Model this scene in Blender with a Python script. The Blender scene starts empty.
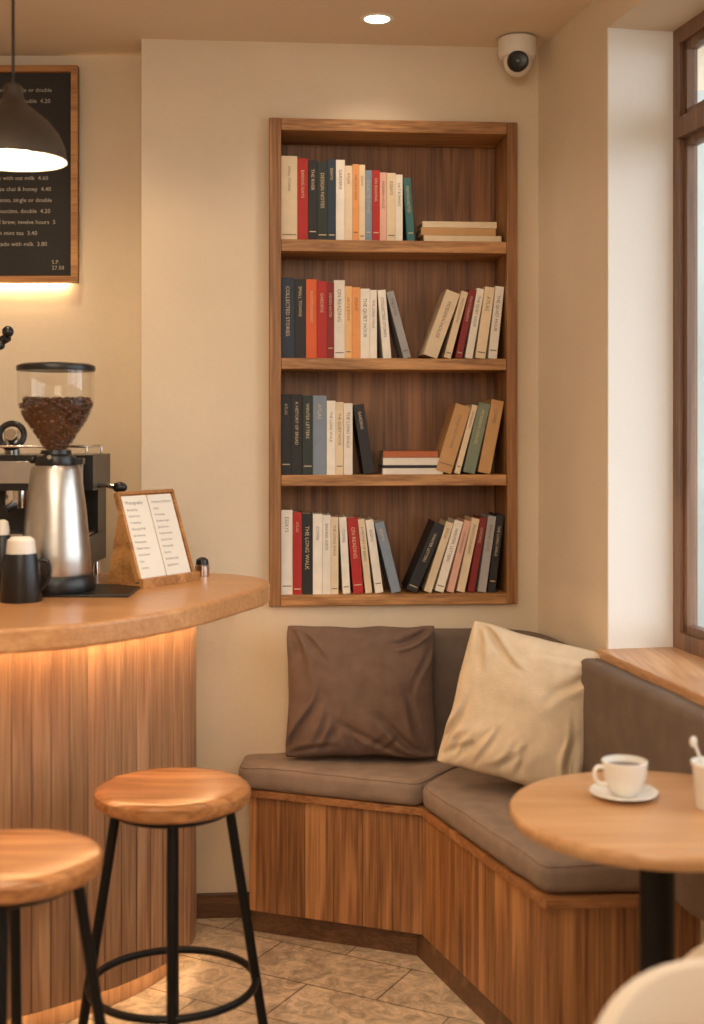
import bpy, bmesh, math, random
from mathutils import Vector, Matrix, noise
random.seed(7)
S = bpy.context.scene
C = S.collection
try:
    S.view_settings.view_transform = 'Standard'
    S.view_settings.look = 'None'
except Exception: pass

# ------------------------------------------------------------ materials
def lin(r, g, b):
    def f(c):
        c /= 255.0
        return c/12.92 if c <= 0.04045 else ((c+0.055)/1.055)**2.4
    return (f(r), f(g), f(b), 1)

def base(name):
    m = bpy.data.materials.new(name); m.use_nodes = True
    nt = m.node_tree
    return m, nt, nt.nodes['Principled BSDF']

def plain(name, col, rough=.5, metal=0, var=.06, vscale=6, bump=0, bscale=80, attr=False, spec=None, coat=0):
    m, nt, p = base(name)
    N, L = nt.nodes, nt.links
    tc = N.new('ShaderNodeTexCoord')
    nz = N.new('ShaderNodeTexNoise'); nz.inputs['Scale'].default_value = vscale; nz.inputs['Detail'].default_value = 5
    L.new(tc.outputs['Object'], nz.inputs['Vector'])
    mr = N.new('ShaderNodeMapRange')
    mr.inputs['From Min'].default_value = .3; mr.inputs['From Max'].default_value = .7
    mr.inputs['To Min'].default_value = 1-var; mr.inputs['To Max'].default_value = 1+var
    L.new(nz.outputs['Fac'], mr.inputs['Value'])
    mx = N.new('ShaderNodeMix'); mx.data_type = 'RGBA'; mx.blend_type = 'MULTIPLY'; mx.inputs['Factor'].default_value = 1
    if attr:
        a = N.new('ShaderNodeAttribute'); a.attribute_name = 'Col'
        L.new(a.outputs['Color'], mx.inputs['A'])
    else:
        mx.inputs['A'].default_value = col
    L.new(mr.outputs['Result'], mx.inputs['B'])
    L.new(mx.outputs['Result'], p.inputs['Base Color'])
    p.inputs['Roughness'].default_value = rough; p.inputs['Metallic'].default_value = metal
    if spec is not None: p.inputs['Specular IOR Level'].default_value = spec
    if coat: p.inputs['Coat Weight'].default_value = coat
    if bump:
        n2 = N.new('ShaderNodeTexNoise'); n2.inputs['Scale'].default_value = bscale; n2.inputs['Detail'].default_value = 4
        L.new(tc.outputs['Object'], n2.inputs['Vector'])
        b = N.new('ShaderNodeBump'); b.inputs['Strength'].default_value = bump; b.inputs['Distance'].default_value = .004
        L.new(n2.outputs['Fac'], b.inputs['Height']); L.new(b.outputs['Normal'], p.inputs['Normal'])
    return m

def wood(name, dark, light, axis='Z', scale=1.0, rough=.45, tone=False, rings=0.5, bump=.25):
    m, nt, p = base(name)
    N, L = nt.nodes, nt.links
    tc = N.new('ShaderNodeTexCoord')
    src = tc.outputs['Object']
    if tone:
        a = N.new('ShaderNodeAttribute'); a.attribute_name = 'Col'
        vm = N.new('ShaderNodeVectorMath'); vm.operation = 'MULTIPLY_ADD'
        L.new(a.outputs['Color'], vm.inputs[0]); vm.inputs[1].default_value = (3, 5, 7)
        L.new(src, vm.inputs[2]); src = vm.outputs[0]
    mp = N.new('ShaderNodeMapping'); L.new(src, mp.inputs['Vector'])
    s = [14*scale]*3; s['XYZ'.index(axis)] = 1.1*scale
    mp.inputs['Scale'].default_value = s
    nz = N.new('ShaderNodeTexNoise'); nz.inputs['Scale'].default_value = 1; nz.inputs['Detail'].default_value = 3; nz.inputs['Distortion'].default_value = .6
    L.new(mp.outputs[0], nz.inputs['Vector'])
    mul = N.new('ShaderNodeMath'); mul.operation = 'MULTIPLY'; mul.inputs[1].default_value = 22
    L.new(nz.outputs['Fac'], mul.inputs[0])
    sn = N.new('ShaderNodeMath'); sn.operation = 'SINE'; L.new(mul.outputs[0], sn.inputs[0])
    mp2 = N.new('ShaderNodeMapping'); L.new(src, mp2.inputs['Vector'])
    s = [160*scale]*3; s['XYZ'.index(axis)] = 5*scale
    mp2.inputs['Scale'].default_value = s
    n2 = N.new('ShaderNodeTexNoise'); n2.inputs['Scale'].default_value = 1; n2.inputs['Detail'].default_value = 2
    L.new(mp2.outputs[0], n2.inputs['Vector'])
    ma = N.new('ShaderNodeMath'); ma.operation = 'MULTIPLY_ADD'; ma.inputs[1].default_value = .13*rings*2
    L.new(sn.outputs[0], ma.inputs[0]); L.new(n2.outputs['Fac'], ma.inputs[2])
    ad = N.new('ShaderNodeMath'); ad.operation = 'MULTIPLY_ADD'; ad.inputs[1].default_value = .9
    L.new(nz.outputs['Fac'], ad.inputs[0]); L.new(ma.outputs[0], ad.inputs[2])
    cr = N.new('ShaderNodeMapRange'); cr.inputs['From Min'].default_value = .6; cr.inputs['From Max'].default_value = 1.3
    L.new(ad.outputs[0], cr.inputs['Value'])
    mx = N.new('ShaderNodeMix'); mx.data_type = 'RGBA'
    L.new(cr.outputs[0], mx.inputs['Factor'])
    mx.inputs['A'].default_value = dark; mx.inputs['B'].default_value = light
    out = mx.outputs['Result']
    if tone:
        m2 = N.new('ShaderNodeMix'); m2.data_type = 'RGBA'; m2.blend_type = 'MULTIPLY'; m2.inputs['Factor'].default_value = 1
        L.new(out, m2.inputs['A']); L.new(a.outputs['Color'], m2.inputs['B']); out = m2.outputs['Result']
    L.new(out, p.inputs['Base Color'])
    p.inputs['Roughness'].default_value = rough
    b = N.new('ShaderNodeBump'); b.inputs['Strength'].default_value = bump; b.inputs['Distance'].default_value = .001
    L.new(n2.outputs['Fac'], b.inputs['Height']); L.new(b.outputs['Normal'], p.inputs['Normal'])
    return m

def emit(name, col, st):
    m, nt, p = base(name)
    p.inputs['Base Color'].default_value = (0, 0, 0, 1)
    p.inputs['Emission Color'].default_value = col; p.inputs['Emission Strength'].default_value = st
    return m

def glass(name, tint=(1, 1, 1, 1), refl=.08, k=.35):
    m, nt, p = base(name); N, L = nt.nodes, nt.links
    N.remove(p)
    t = N.new('ShaderNodeBsdfTransparent'); t.inputs[0].default_value = tint
    g = N.new('ShaderNodeBsdfGlossy'); g.inputs['Roughness'].default_value = .03
    lw = N.new('ShaderNodeLayerWeight'); lw.inputs[0].default_value = .3
    mu = N.new('ShaderNodeMath'); mu.operation = 'MULTIPLY_ADD'; mu.inputs[1].default_value = k; mu.inputs[2].default_value = refl*.4
    L.new(lw.outputs['Facing'], mu.inputs[0])
    x = N.new('ShaderNodeMixShader'); L.new(mu.outputs[0], x.inputs[0]); L.new(t.outputs[0], x.inputs[1]); L.new(g.outputs[0], x.inputs[2])
    L.new(x.outputs[0], N['Material Output'].inputs[0])
    return m

M_wall = plain('plaster_beige', lin(221, 204, 180), .9, var=.05, vscale=2.5, bump=.2, bscale=45)
M_jamb = plain('plaster_daylit', lin(236, 234, 230), .9, var=.02, vscale=3, bump=.1, bscale=60)  # wall plaster whitened, daylight on the window jamb put into the colour
M_ceil = plain('ceiling_paint', lin(228, 210, 186), .9, var=.02, vscale=2)
M_shelf = wood('walnut_shelf', lin(108, 69, 37), lin(176, 125, 76), 'Z')
M_shelfx = wood('walnut_shelf_board', lin(124, 81, 43), lin(196, 145, 91), 'X')
M_back = wood('walnut_back_panel', lin(96, 60, 32), lin(162, 110, 66), 'Z', .8)
M_bench = wood('walnut_bench', lin(110, 69, 39), lin(184, 131, 84), 'Z', .8, tone=True, rings=.7)
M_benchx = wood('walnut_bench_edge', lin(120, 76, 44), lin(184, 130, 82), 'X')
M_slat = wood('oak_slats', lin(140, 100, 70), lin(192, 150, 112), 'Z', .9, tone=True)
M_top = wood('oak_countertop', lin(170, 116, 70), lin(204, 152, 102), 'X', .7, .3, rings=.3, bump=.08)
M_seat = wood('stool_seat_wood', lin(132, 82, 44), lin(188, 130, 80), 'X', .8, .26, rings=.6, bump=.1)
M_table = wood('table_wood', lin(176, 128, 86), lin(208, 162, 116), 'X', .6, .3, rings=.3, bump=.08)
M_frame = wood('window_frame_wood', lin(92, 66, 48), lin(138, 104, 80), 'Z', 1)
M_sill = wood('sill_wood', lin(172, 124, 84), lin(214, 168, 124), 'Y', .7, .35)
M_bfr = wood('board_frame_wood', lin(140, 92, 48), lin(196, 142, 84), 'X', 1)
M_base = wood('baseboard_wood', lin(76, 50, 32), lin(118, 82, 54), 'X', 1)
M_black = plain('black_metal', lin(24, 23, 23), .42, .6, var=.05)
M_blackp = plain('black_plastic', lin(20, 20, 21), .35, 0, var=.05)
M_steel = plain('brushed_steel', lin(190, 186, 180), .32, 1, var=.06, vscale=40)
M_chrome = plain('chrome', lin(215, 213, 210), .12, 1, var=.02)
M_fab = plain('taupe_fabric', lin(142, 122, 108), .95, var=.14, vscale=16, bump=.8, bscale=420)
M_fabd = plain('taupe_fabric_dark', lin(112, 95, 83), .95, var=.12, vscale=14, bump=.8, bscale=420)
M_pbrown = plain('brown_pillow_fabric', lin(112, 89, 77), .95, var=.13, vscale=22, bump=.9, bscale=420)
M_pcream = plain('cream_pillow_fabric', lin(222, 202, 174), .95, var=.07, vscale=22, bump=.9, bscale=420)
M_white = plain('white_ceramic', lin(232, 226, 216), .22, var=.02)
M_whitep = plain('white_plastic', lin(226, 220, 210), .4, var=.02)
M_paper = plain('menu_paper', lin(232, 226, 214), .8, var=.02)
M_ink = plain('ink_grey', lin(110, 100, 92), .8)
M_chalk = plain('chalk_white', lin(180, 170, 156), .9)
M_slate = plain('chalkboard', lin(38, 34, 32), .7, var=.15, vscale=5)
M_books = plain('book_covers', (1, 1, 1, 1), .55, var=.05, vscale=30, attr=True)
M_lamp = plain('pendant_bronze', lin(74, 64, 54), .45, .4)
M_lampin = plain('pendant_inside', lin(240, 225, 200), .6)
M_led = emit('led_warm', (1, .63, .30, 1), 98)
M_led2 = emit('led_warm_floor', (1, .64, .32, 1), 13)
M_led3 = emit('led_warm_board', (1, .64, .32, 1), 60)
M_bulb = emit('bulb_warm', (1, .82, .56, 1), 24)
M_down = emit('downlight_lens', (1, .88, .70, 1), 9)
M_glass = glass('window_glass')
M_hop = glass('hopper_glass', (.97, .96, .94, 1), .1, .28)
M_bean = plain('coffee_beans', lin(74, 42, 26), .35, var=.45, vscale=70)
M_coffee = plain('coffee', lin(70, 38, 18), .2)
M_chair = plain('cream_upholstery', lin(212, 195, 174), .95, var=.04, bump=.4, bscale=500)
M_stone = plain('facade_stone', lin(150, 152, 146), .9, var=.15, vscale=1.2)
M_pave = plain('pavement', lin(120, 118, 112), .9, var=.1, vscale=2)
M_pane = plain('facade_window', lin(70, 78, 80), .3, var=.2, vscale=2)

def tile_mat():
    m, nt, p = base('stone_floor_tiles'); N, L = nt.nodes, nt.links
    tc = N.new('ShaderNodeTexCoord')
    mp = N.new('ShaderNodeMapping'); mp.inputs['Rotation'].default_value = (0, 0, math.radians(28)); mp.inputs['Location'].default_value = (.08, .03, 0)
    L.new(tc.outputs['Object'], mp.inputs['Vector'])
    br = N.new('ShaderNodeTexBrick'); L.new(mp.outputs[0], br.inputs['Vector'])
    br.inputs['Scale'].default_value = 1; br.inputs['Brick Width'].default_value = .42; br.inputs['Row Height'].default_value = .22
    br.inputs['Mortar Size'].default_value = .0028; br.inputs['Mortar Smooth'].default_value = .3
    br.inputs['Color1'].default_value = lin(190, 168, 142); br.inputs['Color2'].default_value = lin(210, 189, 162)
    br.inputs['Mortar'].default_value = lin(124, 104, 84)
    nz = N.new('ShaderNodeTexNoise'); nz.inputs['Scale'].default_value = 15; nz.inputs['Detail'].default_value = 12; nz.inputs['Distortion'].default_value = 1.1
    nz.inputs['Roughness'].default_value = .78
    L.new(tc.outputs['Object'], nz.inputs['Vector'])
    mr = N.new('ShaderNodeMapRange'); mr.inputs['From Min'].default_value = .41; mr.inputs['From Max'].default_value = .59
    mr.inputs['To Min'].default_value = .55; mr.inputs['To Max'].default_value = 1.12; L.new(nz.outputs['Fac'], mr.inputs['Value'])
    mx = N.new('ShaderNodeMix'); mx.data_type = 'RGBA'; mx.blend_type = 'MULTIPLY'; mx.inputs['Factor'].default_value = 1
    L.new(br.outputs['Color'], mx.inputs['A']); L.new(mr.outputs[0], mx.inputs['B']); L.new(mx.outputs['Result'], p.inputs['Base Color'])
    p.inputs['Roughness'].default_value = .45
    b = N.new('ShaderNodeBump'); b.inputs['Strength'].default_value = .3; b.inputs['Distance'].default_value = .002; b.invert = True
    L.new(br.outputs['Fac'], b.inputs['Height']); L.new(b.outputs['Normal'], p.inputs['Normal'])
    return m
M_tile = tile_mat()

# ------------------------------------------------------------ mesh builder
class MB:
    def __init__(s): s.v = []; s.f = []; s.m = []; s.c = []; s.mats = []
    def mi(s, m):
        if m not in s.mats: s.mats.append(m)
        return s.mats.index(m)
    def add(s, vs, fs, mat, col=(1, 1, 1, 1), M=None, cols=None):
        o = len(s.v); k = s.mi(mat)
        s.v += [tuple(M @ Vector(v)) if M is not None else tuple(v) for v in vs]
        for i, f in enumerate(fs):
            s.f.append([o+j for j in f]); s.m.append(k); s.c.append(cols[i] if cols else col)
    def box(s, x0, x1, y0, y1, z0, z1, mat, col=(1, 1, 1, 1), M=None):
        v = [(x0, y0, z0), (x1, y0, z0), (x1, y1, z0), (x0, y1, z0), (x0, y0, z1), (x1, y0, z1), (x1, y1, z1), (x0, y1, z1)]
        s.add(v, [(0, 3, 2, 1), (4, 5, 6, 7), (0, 1, 5, 4), (1, 2, 6, 5), (2, 3, 7, 6), (3, 0, 4, 7)], mat, col, M)
    def prism(s, poly, z0, z1, mat, cols=None, M=None):
        n = len(poly)
        v = [(p[0], p[1], z0) for p in poly]+[(p[0], p[1], z1) for p in poly]
        f = [tuple(reversed(range(n))), tuple(range(n, 2*n))]+[(i, (i+1) % n, n+(i+1) % n, n+i) for i in range(n)]
        cc = None
        if cols: cc = [(1, 1, 1, 1)]*2+cols
        s.add(v, f, mat, M=M, cols=cc)
    def lathe(s, prof, mat, c=(0, 0, 0), seg=48, M=None):
        v = []; f = []; rows = []
        for r, z in prof:
            if r < 1e-6: rows.append([len(v)]); v.append((c[0], c[1], c[2]+z))
            else:
                rows.append(list(range(len(v), len(v)+seg)))
                v += [(c[0]+r*math.cos(2*math.pi*i/seg), c[1]+r*math.sin(2*math.pi*i/seg), c[2]+z) for i in range(seg)]
        for a, b in zip(rows, rows[1:]):
            for i in range(seg):
                j = (i+1) % seg
                if len(a) == 1 and len(b) == 1: continue
                if len(a) == 1: f.append((a[0], b[j], b[i]))
                elif len(b) == 1: f.append((a[i], a[j], b[0]))
                else: f.append((a[i], a[j], b[j], b[i]))
        s.add(v, f, mat, M=M)
    def tube(s, pts, r, mat, seg=12, closed=False, M=None, r2=None):
        pts = [Vector(p) for p in pts]; n = len(pts); v = []; f = []
        up = None
        for i, p in enumerate(pts):
            if closed: t = pts[(i+1) % n]-pts[i-1]
            else: t = pts[min(i+1, n-1)]-pts[max(i-1, 0)]
            t.normalize()
            if up is None:
                up = Vector((0, 0, 1)) if abs(t.z) < .9 else Vector((1, 0, 0))
            a = t.cross(up).normalized(); b = a.cross(t).normalized(); up = b
            rr = r if r2 is None else r+(r2-r)*i/(n-1)
            v += [tuple(p+rr*(math.cos(2*math.pi*k/seg)*a+math.sin(2*math.pi*k/seg)*b)) for k in range(seg)]
        R = n if closed else n-1
        for i in range(R):
            for k in range(seg):
                f.append((i*seg+k, i*seg+(k+1) % seg, ((i+1) % n)*seg+(k+1) % seg, ((i+1) % n)*seg+k))
        if not closed:
            f.append(tuple(range(seg))); f.append(tuple(reversed(range((n-1)*seg, n*seg))))
        s.add(v, f, mat, M=M)
    def sphere(s, c, r, mat, sx=1, sy=1, sz=1, M=None, seg=24, rg=12):
        prof = [(r*math.sin(math.pi*i/rg), -r*math.cos(math.pi*i/rg)) for i in range(rg+1)]
        prof[0] = (0, -r); prof[-1] = (0, r)
        T = Matrix.Translation(c) @ Matrix.Diagonal((sx, sy, sz, 1))
        if M is not None: T = M @ T
        s.lathe(prof, mat, seg=seg, M=T)
    def build(s, name, loc=(0, 0, 0), rot=0, bevel=0, bseg=2, sub=0, ang=35):
        me = bpy.data.meshes.new(name); me.from_pydata(s.v, [], s.f)
        for m in s.mats: me.materials.append(m)
        me.polygons.foreach_set('material_index', s.m)
        ca = me.color_attributes.new('Col', 'FLOAT_COLOR', 'CORNER')
        buf = []
        for p, c in zip(me.polygons, s.c): buf += list(c)*p.loop_total
        ca.data.foreach_set('color', buf)
        me.update()
        bm = bmesh.new(); bm.from_mesh(me); bmesh.ops.recalc_face_normals(bm, faces=bm.faces); bm.to_mesh(me); bm.free()
        me.polygons.foreach_set('use_smooth', [True]*len(me.polygons))
        me.set_sharp_from_angle(angle=math.radians(ang))
        o = bpy.data.objects.new(name, me); C.objects.link(o)
        o.location = loc; o.rotation_euler[2] = rot
        if bevel:
            b = o.modifiers.new('b', 'BEVEL'); b.width = bevel; b.segments = bseg; b.limit_method = 'ANGLE'; b.angle_limit = math.radians(40)
        if sub:
            q = o.modifiers.new('s', 'SUBSURF'); q.levels = sub; q.render_levels = sub
        return o

def catmull(pts, n=8):
    out = []; P = [Vector(p) for p in pts]
    for i in range(len(P)-1):
        a = P[max(i-1, 0)]; b = P[i]; c = P[i+1]; d = P[min(i+2, len(P)-1)]
        for k in range(n):
            t = k/n
            out.append(.5*((2*b)+(c-a)*t+(2*a-5*b+4*c-d)*t*t+(3*b-a-3*c+d)*t**3))
    out.append(P[-1]); return out

def grooved(path, w, g, d, side, lo=.84, hi=1.08, gc=.6):
    path = [Vector((p[0], p[1])) for p in path]
    L = [0]
    for a, b in zip(path, path[1:]): L.append(L[-1]+(b-a).length)
    tot = L[-1]; n = max(1, round(tot/w)); w = tot/n
    def at(s):
        s = min(max(s, 0), tot-1e-6)
        for i in range(len(L)-1):
            if L[i+1] >= s: break
        t = (s-L[i])/(L[i+1]-L[i]); dr = (path[i+1]-path[i]).normalized()
        return path[i].lerp(path[i+1], t), Vector((dr.y, -dr.x))*side
    pts = []; cols = []
    for i in range(n):
        t = random.uniform(lo, hi); t2 = t*random.uniform(.97, 1.03)
        c = (t, t2, t2*.98, 1); q = (t*gc, t2*gc, t2*gc, 1)
        p, nn = at(i*w); pts.append(p-nn*d); cols.append(q)
        p, nn = at(i*w+g); pts.append(p); cols.append(c)
        p, nn = at((i+.5)*w); pts.append(p); cols.append(c)
        p, nn = at((i+1)*w-g); pts.append(p); cols.append(q)
    return pts, cols

_txt = {}
def text_geo(body):
    if body in _txt: return _txt[body]
    cu = bpy.data.curves.new('t', 'FONT'); cu.body = body; cu.size = 1; cu.resolution_u = 2
    o = bpy.data.objects.new('t', cu); C.objects.link(o)
    bpy.context.view_layer.update()
    me = bpy.data.meshes.new_from_object(o.evaluated_get(bpy.context.evaluated_depsgraph_get()))
    v = [tuple(x.co) for x in me.vertices]; f = [tuple(p.vertices) for p in me.polygons]
    bpy.data.objects.remove(o); bpy.data.curves.remove(cu); bpy.data.meshes.remove(me)
    w = max([p[0] for p in v]+[.1])
    _txt[body] = (v, f, w); return _txt[body]

def frame(origin, xdir, ndir):
    x = Vector((xdir[0], xdir[1], 0)).normalized(); y = Vector((ndir[0], ndir[1], 0)).normalized()
    M = Matrix.Identity(4)
    M.col[0][:3] = x; M.col[1][:3] = y; M.col[2][:3] = (0, 0, 1); M.col[3][:3] = origin
    return M

# ------------------------------------------------------------ room shell
H = 2.70
BW = frame((-.257, 4.02, 0), (.9967, .0813), (-.0813, .9967))
RW = frame((.58, 4.12, 0), (.1904, -.9817), (.9817, .1904))

b = MB(); b.box(-2.6, 1.4, -1.6, 4.3, -.06, 0, M_tile); b.build('floor')
b = MB(); b.box(-2.6, 1.9, -1.6, 4.6, H, H+.08, M_ceil); b.build('ceiling')
b = MB()
nu0, nu1, nz0, nz1 = .004, .769, .962, 2.455
b.box(-.39, nu0, .0, .32, 0, H, M_wall, M=BW)
b.box(nu1, .98, .0, .32, 0, H, M_wall, M=BW)
b.box(nu0, nu1, .0, .32, nz1, H, M_wall, M=BW)
b.box(nu0, nu1, .0, .32, 0, nz0, M_wall, M=BW)
b.box(nu0, nu1, .19, .32, nz0, nz1, M_wall, M=BW)
b.build('wall_back')
b = MB(); b.box(-2.6, -.60, 4.17, 4.32, 0, H, M_wall); b.build('wall_bar')
b = MB(); b.box(-2.7, -2.6, -1.6, 4.3, 0, H, M_wall); b.build('wall_left')
b = MB(); b.box(-2.7, 1.9, -1.7, -1.6, 0, H, M_wall); b.build('wall_front')
V0, V1, V2 = .596, 2.95, 5.9
b = MB()
b.box(-.02, V0, 0, .26, 0, H, M_wall, M=RW)
b.box(V1, V2, 0, .26, 0, H, M_wall, M=RW)
b.box(V0, V1, 0, .26, 0, .875, M_wall, M=RW)
b.box(V0, V1, 0, .26, 2.593, H, M_wall, M=RW)
b.build('wall_right')
b = MB(); b.box(V0, V0+.004, .002, .20, .905, 2.593, M_jamb, M=RW); b.build('daylit_jamb_1')  # thin sheet over the jamb carrying the painted daylight
b = MB(); b.box(V0-.012, V1, -.03, .20, .877, .905, M_sill, M=RW); b.build('window_sill', bevel=.004)
b = MB(); b.box(-.40, -.05, -.014, 0, 0, .075, M_base, M=BW); b.build('baseboard_back', bevel=.003)
b = MB()
w0, w1 = .19, .24
def fr(v0, v1, z0, z1, a=w0, c=w1): b.box(v0, v1, a, c, z0, z1, M_frame, M=RW)
fr(V0+.004, V0+.045, .905, 2.593); fr(V1-.04, V1, .905, 2.593); fr(V0+.04, V1-.04, .905, .95); fr(V0+.04, V1-.04, 2.55, 2.593)
fr(V0+.04, V1-.04, 2.29, 2.345, w0-.008)
for vm in (1.38, 2.16): fr(vm, vm+.05, .95, 2.55)
for a_, b_ in ((V0+.045, 1.38), (1.43, 2.16), (2.21, V1-.04)):
    for (z0, z1) in ((.95, 2.29), (2.345, 2.55)):
        fr(a_, a_+.022, z0, z1, w0+.012, w1-.008); fr(b_-.022, b_, z0, z1, w0+.012, w1-.008)
        fr(a_, b_, z0, z0+.022, w0+.012, w1-.008); fr(a_, b_, z1-.022, z1, w0+.012, w1-.008)
b.box(V0+.05, V1-.05, .212, .216, .96, 2.54, M_glass, M=RW)
b.build('window_1')
b = MB(); b.box(1.2, 14, -6, 16, -.16, -.12, M_pave); b.build('pavement')
b = MB()
b.box(1.9, 9, 10, 10.4, -.12, 7, M_stone)
for i in range(4):
    for j in range(2):
        x = 2.9+i*1.6; z = .9+j*2.9
        b.box(x-.08, x+.98, 9.95, 10, z-.08, z+1.78, M_pave); b.box(x, x+.9, 9.93, 9.97, z, z+1.7, M_pane)
b.build('building_facade')

# ------------------------------------------------------------ bookshelf
b = MB()
W = .773; T = .037; F = -.03; D = .178
b.box(0, T, F, D, .958, 2.459, M_shelf, M=BW)
b.box(W-.033, W, F, D, .958, 2.459, M_shelf, M=BW)
for z0, z1 in ((2.421, 2.459), (2.050, 2.087), (1.687, 1.722), (1.327, 1.361), (.958, .990)):
    b.box(T, W-.033, F+(.004 if .96 < z0 < 2.4 else 0), D, z0, z1, M_shelfx, M=BW)
b.box(T, W-.033, D-.012, D-.001, .99, 2.421, M_back, M=BW)
b.build('bookshelf', bevel=.0025)

PAL = dict(cream=lin(226, 206, 174), white=lin(236, 229, 216), red=lin(178, 34, 28), dred=lin(128, 26, 24), black=lin(28, 27, 29), dgreen=lin(32, 44, 40),
           navy=lin(34, 48, 66), peach=lin(230, 156, 90), orange=lin(216, 94, 42), blueg=lin(128, 142, 158), pink=lin(218, 172, 152), teal=lin(52, 104, 104),
           tan=lin(194, 150, 98), greeng=lin(120, 132, 112), rust=lin(180, 98, 54), grey=lin(162, 160, 160), ocream=lin(232, 182, 122), pages=lin(228, 210, 180))
WORDS = ['THE QUIET HOUR', 'SMALL TOWNS', 'COFFEE', 'NORTHERN LIGHT', 'A HISTORY OF BREAD', 'ESSAYS', 'GARDENS', 'THE RIVER', 'ON READING', 'WINTER LETTERS', 'COLLECTED STORIES', 'ATLAS', 'PHOTOGRAPHY', 'BAKING DAYS', 'MODERN HOUSE', 'SALT & SMOKE', 'THE LONG WALK', 'DESIGN NOTES']
bk = MB()
def book(M, t, h, col, dep=.135, label=True):
    c = PAL[col]; k = .0022
    j = random.uniform(.93, 1.05); c = (c[0]*j, c[1]*j, c[2]*j, 1)
    bk.box(.0004, t-.0004, 0, k, 0, h, M_books, c, M)
    bk.box(.0004, k, k, dep, 0, h, M_books, c, M); bk.box(t-k, t-.0004, k, dep, 0, h, M_books, c, M)
    bk.box(k, t-k, k, dep-.004, .003, h-.004, M_books, PAL['pages'], M)
    if label:
        lum = c[0]*.3+c[1]*.6+c[2]*.1
        tc = lin(206, 186, 150) if lum < .3 else lin(120, 100, 86)
        v, f, w = text_geo(random.choice(WORDS))
        s = min(t*.5, random.uniform(.011, .017), h*.62/w)
        z1 = h*random.uniform(.84, .92)
        T2 = M @ Matrix.Translation((t/2-s*.35, -.0006, z1)) @ Matrix(((0, 1, 0, 0), (0, 0, 1, 0), (-1, 0, 0, 0), (0, 0, 0, 1))) @ Matrix.Diagonal((s, s, s, 1))
        bk.add(v, f, M_books, tc, T2)
        if random.random() < .5:
            zz = h*random.uniform(.06, .14)
            bk.box(.004, t-.004, -.0006, 0, zz, zz+.003, M_books, tc, M)
def row(z, left, leanl, leanr, nf=.0):
    u = T+.001
    for (t, h, c) in left:
        t /= 1000; h /= 1000
        book(BW @ Matrix.Translation((u, nf+random.uniform(0, .006), z)), t, h, c); u += t
    pa = 0
    for (t, h, c, a) in leanl:
        t /= 1000; h /= 1000; a = math.radians(a)
        u += h*max(0, math.sin(a)-math.sin(pa))*1.02+.001
        R = Matrix.Rotation(-a, 4, 'Y')
        book(BW @ Matrix.Translation((u, nf+random.uniform(0, .01), z+.0005)) @ R, t, h, c)
        u += t/math.cos(a); pa = a
    prev = None
    for (t, h, c, a) in (leanr or []):
        t /= 1000; h /= 1000; a = math.radians(a)
        if prev is None: u = W-.033-.002-h*math.sin(a)
        else:
            pu, pt, ph, pa_ = prev
            if a > pa_+.001:
                zt = ph*math.cos(pa_)+pt*math.sin(pa_); xt = pu-pt*math.cos(pa_)+ph*math.sin(pa_)
                zz = min(zt, h*math.cos(a))
                xl = xt-(zt-zz)*math.tan(pa_)
                u = min(xl-zz*math.tan(a), pu-pt/math.cos(pa_))-.0008
            else: u = pu-pt/math.cos(pa_)-.0005
        R = Matrix.Rotation(a, 4, 'Y')
        book(BW @ Matrix.Translation((u, nf+random.uniform(0, .008), z+.0005)) @ R @ Matrix.Translation((-t, 0, 0)), t, h, c)
        prev = (u, t, h, a)
def stack(z, u0, items):
    for (t, l, c) in items:
        t /= 1000; l /= 1000
        M = BW @ Matrix.Translation((u0+random.uniform(0, .012), .002+random.uniform(0, .006), z+t)) @ Matrix.Rotation(math.radians(90), 4, 'Y')
        book(M, t, l, c, .13, False); z += t
row(2.087, [(50, 262, 'cream'), (34, 255, 'red'), (28, 250, 'black'), (32, 245, 'dgreen'), (26, 255, 'navy'), (28, 253, 'white'), (24, 235, 'cream'), (20, 240, 'peach'), (19, 238, 'cream'), (22, 222, 'blueg'), (24, 222, 'red'), (22, 216, 'pink'), (28, 214, 'cream'), (22, 210, 'white')], [(24, 200, 'teal', 4)], None)
stack(2.087, .472, [(22, 245, 'cream'), (24, 236, 'tan'), (20, 235, 'cream')])
row(1.722, [(41, 250, 'navy'), (36, 246, 'black'), (34, 246, 'orange'), (31, 240, 'red'), (22, 235, 'dred'), (34, 244, 'white'), (22, 225, 'ocream'), (26, 222, 'peach'), (30, 218, 'white'), (22, 214, 'white')], [(26, 214, 'white', 5), (24, 214, 'grey', 15)],
    [(28, 228, 'white', 6), (32, 226, 'cream', 8), (24, 222, 'white', 10), (22, 220, 'dred', 12), (22, 216, 'cream', 15), (46, 216, 'cream', 20)])
row(1.361, [(31, 250, 'black'), (35, 250, 'black'), (32, 246, 'dgreen'), (43, 246, 'blueg'), (28, 230, 'white'), (25, 226, 'cream'), (28, 222, 'white')], [(34, 218, 'black', 9)],
    [(40, 232, 'tan', 11), (38, 224, 'greeng', 13), (18, 222, 'cream', 15), (50, 218, 'tan', 17)])
stack(1.361, .345, [(20, 190, 'white'), (9, 180, 'black'), (24, 178, 'white'), (20, 172, 'rust')])
row(.990, [(36, 262, 'white'), (28, 255, 'red'), (34, 250, 'black'), (30, 250, 'white'), (26, 246, 'white'), (24, 240, 'cream')], [(24, 238, 'white', 3), (32, 236, 'red', 5), (22, 232, 'cream', 6), (26, 230, 'white', 8), (30, 226, 'blueg', 14)],
    [(24, 244, 'black', 7), (26, 240, 'grey', 8), (22, 236, 'dred', 10), (26, 234, 'cream', 12), (22, 230, 'pink', 14), (28, 230, 'white', 16), (24, 228, 'cream', 18), (34, 228, 'black', 23)])
bk.build('books')

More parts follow.
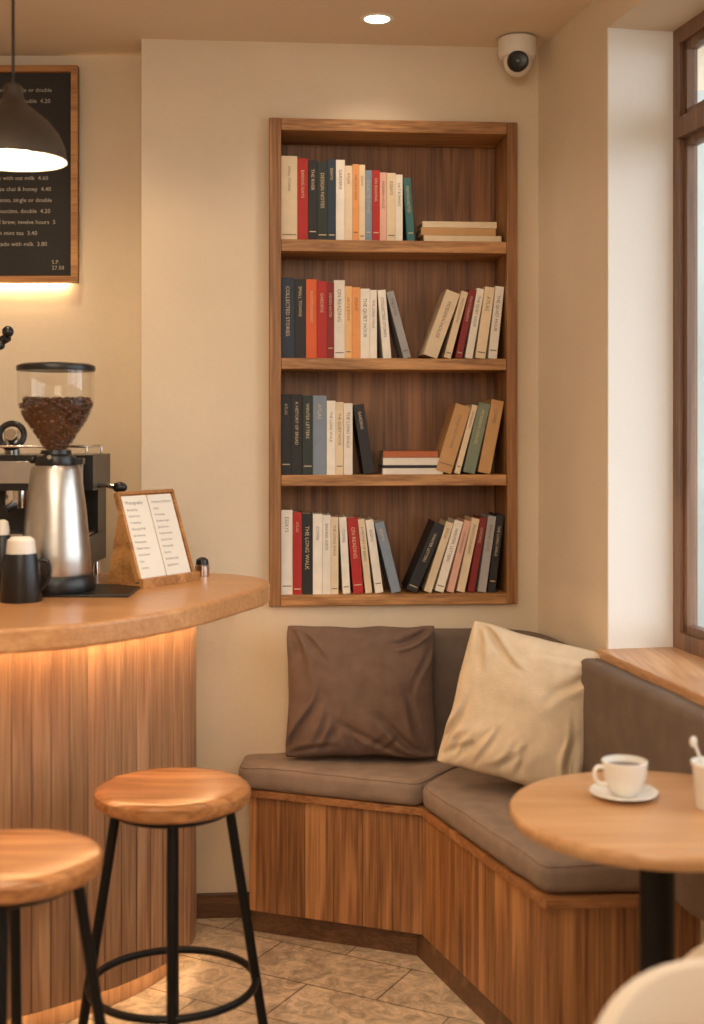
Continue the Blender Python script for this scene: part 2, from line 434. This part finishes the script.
# ------------------------------------------------------------ counter
slab_f = catmull([(-1.9, 2.30), (-1.25, 2.48), (-.739, 2.73), (-.55, 2.85), (-.395, 3.07), (-.29, 3.33), (-.228, 3.53), (-.25, 3.68), (-.34, 3.79), (-.46, 3.83)], 8)
poly = [(p.x, p.y) for p in slab_f]+[(-1.9, 3.83)]
b = MB(); b.prism(poly, 1.027, 1.08, M_top)
counter = b.build('bar_counter', bevel=.008, bseg=4)
bf = catmull([(-1.9, 2.72), (-1.25, 2.93), (-.86, 3.13), (-.63, 3.31), (-.51, 3.46), (-.445, 3.62), (-.45, 3.76)], 8)
g, cols = grooved(bf, .050, .002, .0028, 1, .82, 1.06, .52)
g.append(Vector((-1.9, 3.76))); cols += [(1, 1, 1, 1)]*1
b = MB()
b.prism([(p.x, p.y) for p in g], .07, 1.027, M_slat, cols=cols)
def offs(path, d):
    out = []
    for i, p in enumerate(path):
        t = (path[min(i+1, len(path)-1)]-path[max(i-1, 0)]); t = Vector((t.x, t.y)).normalized()
        out.append(Vector((p.x+t.y*d, p.y-t.x*d)))
    return out
kp = offs(bf, -.05)
b.prism([(p.x, p.y) for p in kp]+[(-1.9, 3.70)], 0, .07, M_slat)
o = b.build('slatted_front', bevel=.002); o.parent = counter
b = MB()
def tape(path, d, z, hw, mat):
    a = offs(path, d-hw); c = offs(path, d+hw)
    n = len(a)
    v = [(p.x, p.y, z) for p in a]+[(p.x, p.y, z) for p in c]+[(p.x, p.y, z+.004) for p in a]+[(p.x, p.y, z+.004) for p in c]
    f = []
    for i in range(n-1):
        f += [(i, i+1, n+i+1, n+i), (2*n+i, 3*n+i, 3*n+i+1, 2*n+i+1), (i, 2*n+i, 2*n+i+1, i+1), (n+i, n+i+1, 3*n+i+1, 3*n+i)]
    b.add(v, f, mat)
tape(bf, .05, 1.0225, .005, M_led)
tape(bf, -.02, .0655, .006, M_led2)
o = b.build('led_tape'); o.parent = counter

# ------------------------------------------------------------ stools
def stool(name, x, y, rot):
    b = MB()
    b.lathe([(0, .638), (.150, .638), (.168, .640), (.178, .648), (.180, .660), (.178, .671), (.170, .678), (.150, .6805), (.08, .678), (0, .677)], M_seat, seg=64)
    for k in range(4):
        a = rot+k*math.pi/2
        cx, sy = math.cos(a), math.sin(a)
        b.tube([(cx*.127, sy*.127, .640), (cx*.225, sy*.225, .004)], .0115, M_black, 14)
        b.tube([(cx*.225, sy*.225, .012), (cx*.226, sy*.226, 0)], .015, M_blackp, 14)
    b.tube([(.131*math.cos(i*math.pi/24), .131*math.sin(i*math.pi/24), .628) for i in range(48)], .008, M_black, 10, True)
    b.tube([(.1905*math.cos(i*math.pi/24), .1905*math.sin(i*math.pi/24), .225) for i in range(48)], .009, M_black, 12, True)
    b.build(name, (x, y, 0))
stool('bar_stool', -.413, 3.0, math.radians(-91+8))
stool('bar_stool.001', -.664, 2.515, math.radians(-80))

# ------------------------------------------------------------ bench
A = (-.305, 3.86); B_ = (.198, 3.67); Cc = (.446, 2.95)
b = MB()
p1, c1 = grooved([A, B_], .09, .0012, .0015, 1, .86, 1.06, .6)
p2, c2 = grooved([B_, Cc], .09, .0012, .0015, 1, .86, 1.06, .6)
p3, c3 = grooved([Cc, (.80, 2.985)], .12, .0012, .0015, 1, .86, 1.06, .6)
pts = p1+p2+p3+[Vector((.796, 2.985)), Vector((.574, 4.082)), Vector((-.309, 4.010))]
cols = c1+c2+c3+[(1, 1, 1, 1)]*3
b.prism([(p.x, p.y) for p in pts], .075, .415, M_bench, cols=cols)
b.prism([(-.30, 3.895), (.185, 3.71), (.44, 2.995), (.79, 3.01), (.57, 4.08), (-.30, 4.010)], 0, .075, M_base)
b.prism([(-.312, 3.85), (.193, 3.658), (.438, 2.938), (.800, 2.972), (.576, 4.083), (-.315, 4.010)], .415, .436, M_benchx)
bo = b.build('base', bevel=.0015)
BEN = bpy.data.objects.new('corner_banquette', None); C.objects.link(BEN)
bo.parent = BEN
def soft(name, poly, z0, z1, mat, bev, amp=.004, pipe=True):
    P = []
    n0 = len(poly)
    for i in range(n0):
        a = Vector(poly[i]); c = Vector(poly[(i+1) % n0]); k = max(1, int((c-a).length/.02))
        for j in range(k): P.append(a.lerp(c, j/k))
    for _ in range(3):
        P = [(P[i-1]+2*P[i]+P[(i+1) % len(P)])/4 for i in range(len(P))]
    n = len(P)
    nor = []
    area_ = sum(P[i-1].x*P[i].y-P[i].x*P[i-1].y for i in range(n))
    sg = 1 if area_ > 0 else -1
    for i in range(n):
        t = (P[(i+1) % n]-P[i-1]).normalized(); nor.append(Vector((t.y, -t.x))*sg)
    rings = []
    for k in range(5):
        a = math.pi/2*k/4; rings.append((bev*(1-math.sin(a)), z0+bev*(1-math.cos(a))))
    for k in range(7):
        a = math.pi/2*k/6; rings.append((bev*(1-math.cos(a)), z1-bev*(1-math.sin(a))))
    bm = bmesh.new(); R = []
    for d, z in rings:
        R.append([bm.verts.new((P[i].x-nor[i].x*d, P[i].y-nor[i].y*d, z)) for i in range(n)])
    for a, c in zip(R, R[1:]):
        for i in range(n): bm.faces.new((a[i], a[(i+1) % n], c[(i+1) % n], c[i]))
    top = bm.faces.new(R[-1]); bm.faces.new(R[0][::-1])
    bmesh.ops.triangulate(bm, faces=[top])
    bmesh.ops.recalc_face_normals(bm, faces=bm.faces)
    def disp(co):
        q = Vector((co.x*8, co.y*8, co.z*5)); o_ = co.copy()
        if co.z > z0+.5*(z1-z0): o_.z += noise.noise(q)*amp
        o_.x += noise.noise(q*1.3+Vector((5, 0, 0)))*amp*.6; o_.y += noise.noise(q*1.2+Vector((0, 9, 0)))*amp*.6
        return o_
    for v in bm.verts: v.co = disp(v.co)
    me = bpy.data.meshes.new(name); bm.to_mesh(me); bm.free(); me.materials.append(mat)
    me.polygons.foreach_set('use_smooth', [True]*len(me.polygons))
    o = bpy.data.objects.new(name, me); C.objects.link(o); o.parent = BEN
    if pipe:
        mb = MB(); k = .30*bev
        pts_ = [disp(Vector((P[i].x-nor[i].x*k, P[i].y-nor[i].y*k, z1-k))) for i in range(n)]
        mb.tube(pts_, .003, mat, 8, True)
        p = mb.build(name+'_piping', ang=180); p.parent = BEN
    return o
soft('seat_cushion_1', [(-.338, 3.842), (.186, 3.646), (.405, 3.985), (.405, 4.066), (-.335, 4.004)], .437, .512, M_fab, .026, .008)
soft('seat_cushion_2', [(.190, 3.644), (.432, 2.962), (.725, 2.972), (.60, 3.62), (.545, 3.90), (.50, 3.985), (.411, 3.985)], .437, .512, M_fab, .026, .008)
inner = catmull([(.10, 3.99), (.27, 4.000), (.40, 4.000), (.485, 3.965), (.53, 3.88), (.585, 3.64), (.665, 3.22), (.752, 2.80)], 7)
b = MB(); n = len(inner); zb, zt = .44, .885; K = []
for i, p in enumerate(inner):
    t = (inner[min(i+1, n-1)]-inner[max(i-1, 0)]).normalized(); out = Vector((-t.y, t.x))
    th = .054+.014*min(1, max(0, (i-14)/14)); r = .024
    e = min(i, n-1-i); endr = 1 if e > 1 else (.90 if e == 1 else .72)
    sec = []
    mid = th/2
    raw = [(0, zb)]+[(-.003*math.sin(math.pi*k/7), zb+(zt-r-zb)*k/7) for k in range(1, 8)]
    raw += [(r*(1-math.cos(a)), zt-r+r*math.sin(a)) for a in [math.pi/2*q/6 for q in range(1, 7)]]
    raw += [(th-r*.8*(1-math.cos(a)), zt-r*.8+r*.8*math.sin(a)) for a in [math.pi/2*(6-q)/6 for q in range(0, 6)]]
    raw += [(th, zt-r*.8), (th, zb)]
    for d, z in raw:
        d = mid+(d-mid)*endr; z = z-(zt-zb)*(1-endr)*.06 if z > zt-.06 else z
        q = Vector((p.x*7, p.y*7, z*5))
        d2 = d+(noise.noise(q)*.004 if d < mid else 0)
        sec.append((p.x+out.x*d2, p.y+out.y*d2, z+(noise.noise(q*.8)*.003 if z > zt-.05 else 0)))
    K.append(sec)
m_ = len(K[0]); vs = [v for s_ in K for v in s_]; fs = []
for i in range(n-1):
    for k in range(m_):
        fs.append((i*m_+k, (i+1)*m_+k, (i+1)*m_+(k+1) % m_, i*m_+(k+1) % m_))
fs.append(tuple(range(m_))); fs.append(tuple(range((n-1)*m_, n*m_))[::-1])
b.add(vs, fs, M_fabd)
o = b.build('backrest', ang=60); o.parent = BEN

# ------------------------------------------------------------ pillows
def pillow(name, w, h, t, mat, loc, normal, roll, lean, seed, wa=1.0):
    N = 64; bm = bmesh.new(); grid = {}
    rnd = random.Random(int(seed*10))
    folds = []
    for cx, cy in ((-1, 1), (1, 1), (-1, -1), (1, -1)):
        for _ in range(4):
            ang = math.atan2(-cy, -cx)+rnd.uniform(-.6, .6)
            folds.append((cx*.96, cy*.96, ang, rnd.uniform(.5, 1.2), rnd.uniform(.03, .06), rnd.uniform(.006, .011)))
    for _ in range(7):
        folds.append((rnd.uniform(-.7, .7), -.95, math.pi/2+rnd.uniform(-.8, .8), rnd.uniform(.4, .9), rnd.uniform(.035, .06), rnd.uniform(.005, .009)))
    for side in (1, -1):
        for i in range(N+1):
            for j in range(N+1):
                u = -1+2*i/N; v = -1+2*j/N
                edge = i in (0, N) or j in (0, N)
                if side == -1 and edge: grid[(side, i, j)] = grid[(1, i, j)]; continue
                rc = 1-.045*(abs(u)*abs(v))**6
                x = w/2*u*(1-.06*(1-v*v)*abs(u))*rc; y = h/2*v*(1-.06*(1-u*u)*abs(v))*rc
                th = t/2*((1-abs(u)**2.8)*(1-abs(v)**2.8))**.52
                q = Vector((x*6+seed, y*6, seed))
                wr = noise.noise(q)*.011+noise.noise(q*2.6)*.0045
                for fx, fy, fa, fl, fw, fd in folds:
                    dx, dy = u-fx, v-fy; ca, sa = math.cos(fa), math.sin(fa)
                    s_ = dx*ca+dy*sa; d_ = -dx*sa+dy*ca+.05*math.sin(s_*5+fx*3)
                    if 0 < s_ < fl:
                        wr -= fd*math.exp(-(d_/fw)**2)*math.sin(math.pi*s_/fl)
                        wr += fd*.6*math.exp(-((d_-fw*1.6)/fw)**2)*math.sin(math.pi*s_/fl)
                k = min(1, th/(t*.14))
                z = side*(th+wr*wa*k)
                x += noise.noise(Vector((y*10, seed, 2)))*.005; y += noise.noise(Vector((x*10, seed, 5)))*.006
                grid[(side, i, j)] = bm.verts.new((x, y, z))
    for side in (1, -1):
        for i in range(N):
            for j in range(N):
                f = [grid[(side, i, j)], grid[(side, i+1, j)], grid[(side, i+1, j+1)], grid[(side, i, j+1)]]
                bm.faces.new(f if side == 1 else f[::-1])
    me = bpy.data.meshes.new(name); bm.to_mesh(me); bm.free(); me.materials.append(mat)
    me.polygons.foreach_set('use_smooth', [True]*len(me.polygons))
    o = bpy.data.objects.new(name, me); C.objects.link(o)
    n = Vector((normal[0], normal[1], 0)).normalized(); n = (n*math.cos(lean)+Vector((0, 0, 1))*math.sin(lean)).normalized()
    x = Vector((0, 0, 1)).cross(n).normalized(); y = n.cross(x)
    M = Matrix.Identity(4); M.col[0][:3] = x; M.col[1][:3] = y; M.col[2][:3] = n
    M = Matrix.Translation(loc) @ M @ Matrix.Rotation(roll, 4, 'Z')
    o.matrix_world = M; o.modifiers.new('s', 'SUBSURF').render_levels = 1
    return o
pillow('throw_pillow', .465, .405, .14, M_pbrown, (.026, 3.895, .718), (-.02, -1), math.radians(0), math.radians(10), 3.1, 1.3)
pillow('throw_pillow.001', .415, .42, .15, M_pcream, (.470, 3.555, .737), (-.34, -1), math.radians(-12), math.radians(13), 8.7, 1.2)

# ------------------------------------------------------------ table, cup
b = MB()
tz = .77
b.lathe([(0, tz-.034), (.262, tz-.034), (.276, tz-.030), (.284, tz-.018), (.284, tz-.008), (.280, tz-.001), (.275, tz), (0, tz)], M_table, seg=96)
b.lathe([(0, .0), (.20, .0), (.20, .010), (.19, .016), (.04, .024), (.034, .04), (.034, tz-.05), (.10, tz-.046), (.10, tz-.035), (0, tz-.035)], M_black, seg=48)
b.build('cafe_table', (.589, 2.51, 0))
b = MB()
b.lathe([(0, .002), (.035, 0), (.038, .002), (.066, .011), (.068, .0125), (.066, .0145), (.036, .006), (0, .005)], M_white, seg=48)
b.build('saucer', (.540, 2.585, tz))
b = MB()
b.lathe([(0, 0), (.024, 0), (.026, .003), (.036, .016), (.0425, .036), (.045, .062), (.0455, .066), (.0435, .067), (.0425, .062), (.040, .036), (.030, .016), (0, .012)], M_white, seg=48)
b.lathe([(0, .054), (.0415, .054)], M_coffee, seg=48)
b.tube(catmull([(-.043, 0, .055), (-.058, 0, .056), (-.064, 0, .042), (-.056, 0, .026), (-.038, 0, .022)], 6), .0045, M_white, 10)
b.build('coffee_cup', (.542, 2.585, tz+.0065), math.radians(12))
b = MB()
b.lathe([(0, 0), (.030, 0), (.033, .004), (.037, .08), (.040, .084), (.040, .09), (.036, .09), (.034, .08), (.031, .008), (0, .006)], M_white, seg=40)
b.tube([(.01, 0, .01), (-.034, 0, .125)], .003, M_whitep, 8)
b.sphere((-.036, 0, .128), .008, M_whitep, .9, .4, 1.4)
b.build('sugar_jar', (.695, 2.51, tz))

# ------------------------------------------------------------ chairs
def chair(name, x, y, rot, top, R=.235):
    b = MB(); NA, NZ = 28, 8
    v = []; f = []; q_ = R/.235
    def pt(i, k, s):
        th = math.radians(-78+156*i/NA); q = abs(-1+2*i/NA)
        zt = top-.16*q**3; z = .40+(zt-.40)*k/NZ
        r = R+.03*q_*(k/NZ)+s*.022*(1 if k < NZ else .55)*(1 if 0 < i < NA else .5)
        return (r*math.sin(th)*.98, -r*math.cos(th)+.05*q_, z)
    for s in (1, -1):
        for i in range(NA+1):
            for k in range(NZ+1): v.append(pt(i, k, s))
    n = (NA+1)*(NZ+1); ix = lambda i, k, s: (0 if s == 1 else n)+i*(NZ+1)+k
    for i in range(NA):
        for k in range(NZ):
            f.append((ix(i, k, 1), ix(i+1, k, 1), ix(i+1, k+1, 1), ix(i, k+1, 1)))
            f.append((ix(i, k, -1), ix(i, k+1, -1), ix(i+1, k+1, -1), ix(i+1, k, -1)))
        f.append((ix(i, NZ, 1), ix(i+1, NZ, 1), ix(i+1, NZ, -1), ix(i, NZ, -1)))
        f.append((ix(i, 0, 1), ix(i, 0, -1), ix(i+1, 0, -1), ix(i+1, 0, 1)))
    for k in range(NZ):
        f.append((ix(0, k, 1), ix(0, k+1, 1), ix(0, k+1, -1), ix(0, k, -1)))
        f.append((ix(NA, k, 1), ix(NA, k, -1), ix(NA, k+1, -1), ix(NA, k+1, 1)))
    b.add(v, f, M_chair)
    b.lathe([(0, .39), (.19*q_, .39), (.208*q_, .40), (.212*q_, .43), (.20*q_, .455), (.16*q_, .465), (0, .468)], M_chair, c=(0, .045*q_, 0), seg=40)
    for sx in (-1, 1):
        for sy in (-1, 1):
            b.tube([(sx*.12*q_, (.045+sy*.12)*q_, .395), (sx*.175*q_, (.045+sy*.165)*q_, 0)], .014, M_shelf, 12, r2=.009)
    o = b.build(name, (x, y, 0), rot, ang=60); return o
chair('dining_chair', .552, 1.67, math.radians(180), .732)
chair('dining_chair.001', .716, 2.185, math.radians(0), .715, .168)

# ------------------------------------------------------------ grinder
b = MB()
b.lathe([(0, 0), (.098, 0), (.100, .004), (.100, .030), (.094, .040), (0, .040)], M_blackp)
b.lathe([(0, .040), (.088, .040), (.091, .048), (.088, .10), (.076, .22), (.064, .312), (.058, .322), (0, .324)], M_steel)
b.lathe([(.0, .322), (.052, .322), (.054, .330), (.050, .346), (.040, .352), (.038, .362), (0, .362)], M_blackp)
b.box(.048, .072, -.014, .014, .325, .341, M_blackp); b.sphere((-.058, -.01, .338), .011, M_blackp)
b.tube([(.0, -.052, .337), (.0, -.075, .345)], .006, M_chrome)
b.lathe([(.034, .356), (.036, .372), (.060, .410), (.088, .452), (.097, .480), (.098, .566)], M_hop)
b.lathe([(0, .360), (.028, .364), (.030, .376), (.052, .412), (.078, .455), (.085, .480), (.06, .489), (0, .493)], M_bean)
rb = random.Random(2)
for i in range(420):
    a = rb.uniform(0, 6.283)
    if i < 110:
        r = .086*math.sqrt(rb.random()); z = .489+rb.uniform(-.002, .006)
    else:
        z = rb.uniform(.372, .488)
        if z < .41: rr_ = .036+(z-.372)*(.024/.038)
        elif z < .452: rr_ = .060+(z-.410)*(.028/.042)
        else: rr_ = .088+(z-.452)*(.009/.028)
        r = rr_-.0085
    R_ = Matrix.Translation((r*math.cos(a), r*math.sin(a), z)) @ Matrix.Rotation(rb.uniform(0, 3), 4, 'X') @ Matrix.Rotation(rb.uniform(0, 3), 4, 'Z')
    b.sphere((0, 0, 0), .0078, M_bean, 1, .7, .62, M=R_, seg=8, rg=6)
b.lathe([(0, .590), (.02, .589), (.085, .585), (.099, .580), (.101, .574), (.099, .566), (.092, .566), (0, .570)], M_blackp)
b.build('coffee_grinder', (-.765, 3.36, 1.0862))

# ------------------------------------------------------------ espresso machine
b = MB()
b.box(-.36, .25, -.12, .12, .05, .13, M_blackp)
b.box(-.36, .25, .0, .12, .13, .26, M_blackp)
b.box(-.37, .262, -.13, .12, .255, .352, M_blackp)
b.box(-.34, .235, -.135, -.13, .275, .335, M_steel)
b.box(-.345, .24, -.11, .02, .130, .136, M_steel)
for sx in (-.33, .22):
    for sy in (-.09, .09): b.lathe([(0, 0), (.02, 0), (.018, .05), (0, .05)], M_chrome, c=(sx, sy, 0), seg=20)
for gx in (-.22, .04):
    b.lathe([(0, .205), (.034, .205), (.036, .215), (.036, .256), (0, .256)], M_chrome, c=(gx, -.07, 0), seg=28)
    b.tube([(gx, -.10, .215), (gx, -.20, .205)], .011, M_blackp)
b.tube([(.25, -.06, .265), (.285, -.07, .268), (.32, -.075, .262)], .007, M_chrome)
b.sphere((.325, -.075, .262), .017, M_blackp, 1.2, .9, .9)
b.tube(catmull([(.20, -.09, .30), (.225, -.14, .24), (.23, -.15, .14)], 5), .005, M_chrome)
b.tube([(.02, -.04, .34), (.02, -.05, .42)], .022, M_chrome, 20)
M2 = Matrix.Translation((.03, -.09, .405)) @ Matrix.Rotation(math.radians(75), 4, 'X')
b.tube([(.034*math.cos(i*math.pi/12), .034*math.sin(i*math.pi/12), 0) for i in range(24)], .009, M_blackp, 10, True, M=M2)
b.lathe([(0, -.01), (.016, -.01), (.018, 0), (.016, .01), (0, .01)], M_chrome, M=M2, seg=20)
b.tube(catmull([(-.03, -.05, .34), (-.035, -.05, .52), (-.01, -.07, .66)], 6), .007, M_chrome)
b.tube([(-.02, -.07, .655), (.02, -.09, .675)], .013, M_blackp, 14)
b.sphere((.02, -.09, .69), .016, M_blackp); b.sphere((.0, -.09, .652), .012, M_blackp)
b.tube([(-.35, -.11, .375), (.24, -.11, .375), (.24, .10, .375)], .004, M_chrome, 8)
for px_, py_ in ((-.35, -.11), (.24, -.11), (.24, .10)): b.tube([(px_, py_, .35), (px_, py_, .378)], .004, M_chrome, 8)
b.build('espresso_machine', (-.965, 3.66, 1.08), bevel=.004)

b = MB()
b.lathe([(0, 0), (.050, 0), (.052, .004), (.044, .09), (.040, .118), (.037, .118), (.041, .09), (.047, .008), (0, .008)], M_blackp, seg=40)
b.tube(catmull([(.043, 0, .10), (.066, 0, .096), (.068, 0, .06), (.05, 0, .03)], 5), .005, M_blackp, 8)
b.lathe([(0, .09), (.034, .09), (.036, .12), (.033, .15), (.024, .158), (0, .16)], M_whitep, seg=32)
b.build('milk_pitcher', (-.812, 3.19, 1.08))
b = MB()
b.lathe([(0, 0), (.026, 0), (.028, .004), (.028, .12), (.018, .15), (.014, .16), (0, .16)], M_blackp, seg=28)
b.lathe([(0, .145), (.017, .145), (.018, .165), (.014, .185), (.006, .19), (0, .19)], M_whitep, seg=24)
b.build('syrup_bottle', (-.895, 3.33, 1.08))
b = MB()
b.lathe([(0, 0), (.02, 0), (.021, .004), (.021, .032), (.016, .036), (0, .036)], M_chrome, seg=24)
b.lathe([(0, .034), (.019, .034), (.017, .048), (.008, .054), (0, .055)], M_blackp, seg=24)
b.build('sugar_shaker', (-.43, 3.735, 1.08))
b = MB(); b.box(-.155, .15, -.11, .13, 0, .006, M_blackp); b.build('bar_mat', (-.71, 3.37, 1.08), bevel=.002)

# menu stand
b = MB()
ln = .22; hh = .245
MS = frame((-.565, 3.445, 1.08), (.55, .83), (-.83, .55))
tl = Matrix.Rotation(math.radians(-19), 4, 'X')
MT = MS @ Matrix.Translation((0, 0, .018)) @ tl
b.box(0, ln, -.012, .12, 0, .012, M_bfr, M=MS)
b.box(-.004, ln+.004, -.020, -.006, 0, .026, M_bfr, M=MS)
b.box(0, ln, .002, .010, 0, hh, M_bfr, M=MT)
b.box(-.003, .006, -.006, .010, 0, hh, M_bfr, M=MT); b.box(ln-.006, ln+.003, -.006, .010, 0, hh, M_bfr, M=MT); b.box(0, ln, -.006, .010, hh-.006, hh+.003, M_bfr, M=MT)
sd = [(.012, .010), (.110, .010), (.110, .02), (.016+.345*.17, .19), (.012, .03)]
for xx in (.006, ln-.02):
    v = [(xx, p[0], p[1]) for p in sd]+[(xx+.008, p[0], p[1]) for p in sd]
    v = [(q[0], q[1]+.006, q[2]) for q in v]
    b.add(v, [(0, 1, 2, 3, 4), (9, 8, 7, 6, 5)]+[(i, (i+1) % 5, 5+(i+1) % 5, 5+i) for i in range(5)], M_bfr, M=MS)
for i in range(2):
    x0 = .010+i*.102
    b.box(x0, x0+.097, -.003, .002, .006, hh-.01, M_paper, M=MT)
    rr = random.Random(i)
    for k in range(11):
        s = .0085 if k else .013
        v, f, w = text_geo(rr.choice(WORDS).title())
        s2 = min(s, .078/w)
        T2 = MT @ Matrix.Translation((x0+.010, -.0034, hh-.034-k*.018)) @ Matrix(((1, 0, 0, 0), (0, 0, -1, 0), (0, 1, 0, 0), (0, 0, 0, 1))) @ Matrix.Diagonal((s2, s2, s2, 1))
        b.add(v, f, M_ink, M=T2)
b.build('menu_stand')

# ------------------------------------------------------------ menu board
b = MB()
x0, x1, z0, z1 = -1.75, -.870, 1.968, 2.655; y = 4.125
yb = 4.145
b.box(x0, x1, y+.01, yb, z0, z1, M_slate)
t = .020
b.box(x0, x1, y-.01, yb, z0, z0+t, M_bfr); b.box(x0, x1, y-.01, yb, z1-t, z1, M_bfr)
b.box(x0, x0+t, y-.01, yb, z0+t, z1-t, M_bfr); b.box(x1-t, x1, y-.01, yb, z0+t, z1-t, M_bfr)
b.box(x0+.1, x1-.1, yb, 4.17, z1-.10, z1-.06, M_bfr)
menu = ['Espresso, single or double', 'Flat White, silky milk', 'Cortado with milk  3.80', 'Cappuccino, double  4.20', 'Latte with oat milk  4.60', 'Pour over of the day  5.00', 'Cold brew, twelve hours  5', 'House chai & honey  4.40', 'Matcha latte, ceremonial', 'Fresh mint tea  3.40']
TX = Matrix(((1, 0, 0, 0), (0, 0, -1, 0), (0, 1, 0, 0), (0, 0, 0, 1)))
for col_ in range(3):
    for k in range(15):
        if k in (2,): continue
        body = menu[(k*3+col_*4) % len(menu)]
        v, f, w = text_geo(body); s = min(.019, .22/w)
        b.add(v, f, M_chalk, M=Matrix.Translation((x1-.285-col_*.29, y+.009, z1-.080-k*.035)) @ TX @ Matrix.Diagonal((s, s, s, 1)))
v, f, w = text_geo('S.P.\n27.50'); b.add(v, f, M_chalk, M=Matrix.Translation((x1-.085, y+.009, z0+.060)) @ TX @ Matrix.Diagonal((.018, .018, .018, 1)))
b.box(x0+.05, x1-.04, yb+.004, yb+.014, z0+.006, z0+.012, M_led3)
b.build('menu_board')

# ------------------------------------------------------------ pendant lamp
b = MB()
b.lathe([(.118, 0), (.117, .012), (.112, .035), (.098, .065), (.075, .092), (.050, .112), (.030, .128), (.022, .145), (.020, .165), (.012, .172), (0, .172)], M_lamp, seg=56)
b.lathe([(.118, 0), (.115, .001), (.110, .034), (.096, .063), (.073, .090), (.048, .109), (.02, .12), (0, .121)], M_lampin, seg=56)
b.tube([(0, 0, .17), (0, 0, H-2.10-.02)], .0035, M_blackp, 8)
b.lathe([(0, .60), (.045, .588), (.045, .5985), (0, .5985)], M_lamp, seg=30)
b.sphere((0, 0, .032), .036, M_bulb, 1, 1, 1.05)
b.tube([(0, 0, .07), (0, 0, .122)], .014, M_blackp, 14)
b.build('pendant_lamp', (-.756, 2.9, 2.10))

# security camera
b = MB()
b.lathe([(0, .0), (.050, .0), (.058, -.006), (.059, -.05), (.055, -.062), (.045, -.066), (0, -.066)], M_whitep, seg=40)
b.sphere((0, -.01, -.078), .044, M_whitep)
Ml = Matrix.Translation((-.004, -.030, -.082)) @ Matrix.Rotation(math.radians(98), 4, 'X')
b.lathe([(0, .0), (.032, .0), (.032, .020), (.028, .026), (.022, .024), (0, .024)], M_blackp, M=Ml, seg=32)
b.lathe([(.0, .028), (.006, .027), (.008, .024)], M_pane, M=Ml, seg=24)
b.build('security_camera', (.505, 3.97, H-.002))

def down(name, x, y, pw, col=(1, .81, .60)):
    b = MB()
    b.lathe([(.036, -.002), (.046, -.004), (.048, 0)], M_whitep, seg=36)
    b.lathe([(0, -.0025), (.037, -.0025)], M_down, seg=36)
    b.build(name, (x, y, H-.0005))
    l = bpy.data.lights.new(name+'_lamp', 'SPOT'); l.energy = pw; l.color = col; l.spot_size = math.radians(125); l.spot_blend = 1; l.shadow_soft_size = .04
    o = bpy.data.objects.new(name+'_lamp', l); C.objects.link(o); o.location = (x, y, H-.02)
down('ceiling_downlight', .073, 3.79, 10)
down('ceiling_downlight.001', .073, 2.3, 31)
down('ceiling_downlight.002', -.95, 3.55, 28, (1, .75, .46))
down('ceiling_downlight.003', -.95, 2.0, 25)

def area(name, loc, target, sx, sy, pw, col):
    l = bpy.data.lights.new(name, 'AREA'); l.shape = 'RECTANGLE'; l.size = sx; l.size_y = sy; l.energy = pw; l.color = col
    o = bpy.data.objects.new(name, l); C.objects.link(o); o.location = loc
    d = Vector(target)-Vector(loc); o.rotation_euler = d.to_track_quat('-Z', 'Y').to_euler(); return o
area('fill_light_overhead', (-.5, .9, 2.66), (-.5, 1.15, 0), 1.8, 1.8, 44, (1, .86, .68))  # added fill above the frame, brightens the room, no real fixture
area('fill_light_rear', (-.2, -.8, 2.4), (.1, 3.9, 1.2), 1.6, 1.0, 33, (1, .87, .70))  # added fill out of view behind the camera, aimed at the back wall
l = bpy.data.lights.new('pendant_bulb', 'POINT'); l.energy = 6; l.color = (1, .78, .52); l.shadow_soft_size = .03
o = bpy.data.objects.new('pendant_bulb', l); C.objects.link(o); o.location = (-.756, 2.9, 2.085)

w = bpy.data.worlds.new('sky'); S.world = w; w.use_nodes = True
bg = w.node_tree.nodes['Background']; bg.inputs[0].default_value = (.88, .95, 1, 1); bg.inputs[1].default_value = 4.2

cam = bpy.data.cameras.new('camera'); co = bpy.data.objects.new('camera', cam); C.objects.link(co)
co.location = (0, 0, 1.5); co.rotation_euler = (math.radians(90), 0, 0)
cam.sensor_fit = 'VERTICAL'; cam.sensor_height = 36; cam.sensor_width = 24.75; cam.lens = 1300*36/1024
cam.shift_y = -82/1024
cam.dof.use_dof = True; cam.dof.focus_distance = 3.95; cam.dof.aperture_fstop = 2.0
S.camera = co
